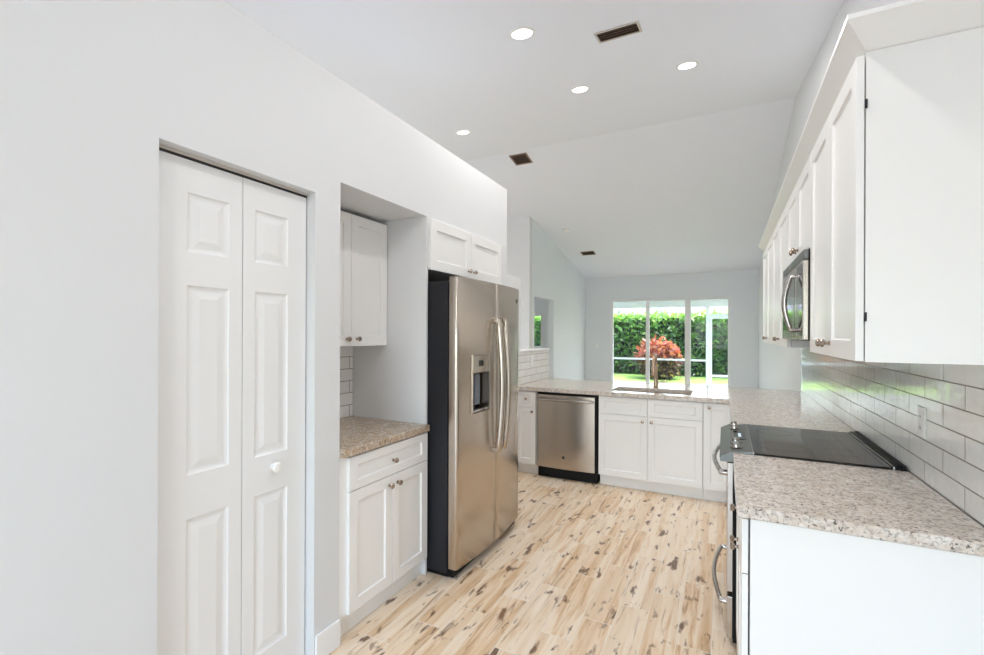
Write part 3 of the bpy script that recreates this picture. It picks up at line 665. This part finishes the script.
# ------------------------------------------------------------------ the patio and garden beyond the sliding door
struct('floor_patio', B((-7.2, 3.2, YF + .151, 14.36, -.14, -.02)), 'concrete')
gr = obj('lawn', B((-16, 14, 14.361, 40, -.16, -.03)), 'grass'); gr['kind'] = 'structure'
bm = bmesh.new(); prism(bm, [(-7.2, YF + .16, 2.76), (-7.2, 14.6, 2.50), (-7.2, 14.6, 2.60), (-7.2, YF + .16, 2.86)], (10.4, 0, 0))
struct('ceiling_patio', bm, 'patio_roof')
PYS = 14.25
scf = thing('screen_enclosure', 'white aluminium screen frame around the covered patio', 'screen enclosure', (-2, PYS, 0))
obj('header_beam', B((-7.1, 3.1, PYS, PYS + .06, 2.25, 2.498)), 'screen_frame', scf)
for x in (-6.6, -3.25, -.47, .62, 2.9): obj('post', B((x, x + .085, PYS, PYS + .06, -.0195, 2.249)), 'screen_frame', scf)
for a, b in ((-6.515, -3.25), (-3.165, -.47), (.705, 2.9)):
    obj('chair_rail', B((a, b, PYS + .005, PYS + .055, .695, .745)), 'screen_frame', scf)
    obj('base_rail', B((a, b, PYS + .005, PYS + .055, -.0195, .03)), 'screen_frame', scf)
    obj('screen', B((a, b, PYS + .028, PYS + .031, .03, .695), (a, b, PYS + .028, PYS + .031, .745, 2.249)), 'screen', scf)
obj('door_header', B((-.385, .62, PYS + .005, PYS + .055, 1.99, 2.03)), 'screen_frame', scf)
obj('screen', B((-.385, .62, PYS + .028, PYS + .031, 2.03, 2.249)), 'screen', scf)
sdr = thing('screen_door', 'white framed patio screen door right of the screen frame post', 'door', (.1, PYS, 0))
obj('frame', B((-.380, -.315, PYS + .012, PYS + .048, -.018, 1.985), (.55, .615, PYS + .012, PYS + .048, -.018, 1.985), (-.315, .55, PYS + .012, PYS + .048, 1.90, 1.985), (-.315, .55, PYS + .012, PYS + .048, .27, .33), (-.315, .55, PYS + .012, PYS + .048, -.018, .06)), 'screen_frame', sdr)
obj('screen', B((-.315, .55, PYS + .028, PYS + .031, .06, .27), (-.315, .55, PYS + .028, PYS + .031, .33, 1.90)), 'screen', sdr)
obj('handle', B((.565, .60, PYS - .01, PYS + .0115, .92, 1.05)), 'black', sdr)
def leaves(pts, size, tones, flat=.5):
    bm = bmesh.new(); ly = bm.faces.layers.float.new('tone_f'); tl = []
    for p_ in pts:
        L = size * random.uniform(.7, 1.3); W_ = L * .42
        n = Vector((random.gauss(0, 1), random.gauss(0, 1) - .3, random.gauss(0, 1) + flat)).normalized(); u = n.orthogonal().normalized()
        u = (Matrix.Rotation(random.uniform(0, 6.28), 3, n) @ u); v = n.cross(u); p_ = Vector(p_)
        q = [p_, p_ + u * L * .4 + v * W_ * .5 - n * L * .03, p_ + u * L - n * L * .12, p_ + u * L * .4 - v * W_ * .5 - n * L * .03]
        vv = [bm.verts.new(c_) for c_ in q]; t = tones(p_)
        bm.faces.new((vv[0], vv[1], vv[2])); bm.faces.new((vv[0], vv[2], vv[3])); tl += [t, t]
    return bm, tl
def leafobj(name, pts, size, tones, m, parent=None, flat=.5):
    bm, tl = leaves(pts, size, tones, flat)
    if parent is not None: bmesh.ops.translate(bm, verts=bm.verts[:], vec=-wpos(parent))
    me = bpy.data.meshes.new(name); bm.to_mesh(me); bm.free(); me.materials.append(M[m])
    at = me.attributes.new('tone', 'FLOAT', 'FACE')
    for i, t in enumerate(tl): at.data[i].value = t
    o = bpy.data.objects.new(name, me); COL.objects.link(o)
    if parent is not None: o.parent = parent
    return o
R = random.uniform
hd = thing('hedge', 'tall clipped green hedge across the back lawn', 'hedge', (-2, 18.2, 0))
def hp():
    z = R(-.02, 2.12); s_ = random.random()
    if s_ < .72: return (R(-9, 3.2), 17.75 + random.gauss(0, .10) - .12 * math.sin(z * 1.5), z)
    return (R(-9, 3.2), R(17.7, 18.7), 2.10 + random.gauss(0, .07))
leafobj('foliage', [hp() for _ in range(9500)], .20, lambda p_: min(1, max(0, .30 + .12 * (p_.z - 1.2) + (.35 if p_.z > 1.98 else 0) + random.gauss(0, .22))), 'leaf', hd)  # top leaves toned lighter for the sun falling on them
obj('shade_core', B((-9, 3.2, 17.9, 18.6, -.03, 2.05)), 'core', hd)  # solid dark box, coloured as the shade inside the hedge
cr = thing('croton_shrub', 'round shrub with orange red upper leaves on the lawn in front of the hedge', 'shrub', (-1.95, 16.2, -.03))
def blob(cx, cy, cz_, rx, ry, rz_, z0, z1, n):
    out_ = []
    while len(out_) < n:
        d = Vector((random.gauss(0, 1), random.gauss(0, 1), random.gauss(0, 1))).normalized() * R(.55, 1.02)
        z = cz_ + d.z * rz_
        if z0 <= z <= z1: out_.append((cx + d.x * rx, cy + d.y * ry, z))
    return out_
lw = leafobj('lower_foliage', blob(-1.95, 16.2, .55, .74, .6, .62, -.02, .72, 1100), .18, lambda p_: R(0, 1), 'crotlow', cr)
lw['label'] = 'dark and yellow green lower leaves'
up = leafobj('upper_foliage', blob(-1.98, 16.2, .72, .72, .58, .58, .62, 1.32, 800), .20, lambda p_: R(0, 1), 'croton', cr, .9)
up['label'] = 'orange red upper leaves'
for k in range(6):
    a = k * 1.05; bm = bmesh.new(); tube(bm, [(-1.95 + .06 * math.cos(a), 16.2 + .06 * math.sin(a), -.03), (-1.95 + .2 * math.cos(a), 16.2 + .2 * math.sin(a), .45), (-1.95 + .4 * math.cos(a), 16.2 + .35 * math.sin(a), .95)], .014, 8)
    obj('stem', bm, 'stem', cr, smooth=True)
nh = thing('house', 'neighbouring house with a pale grey roof showing over the hedge', 'house', (-3, 30, 0))
obj('wall', B((-13, 7, 27, 36, -.03, 2.6)), 'paint', nh)
bm = bmesh.new(); prism(bm, [(-13.6, 26.4, 2.55), (-13.6, 31.5, 4.2), (-13.6, 36.6, 2.55)], (21.2, 0, 0)); obj('roof', bm, 'shingle', nh)
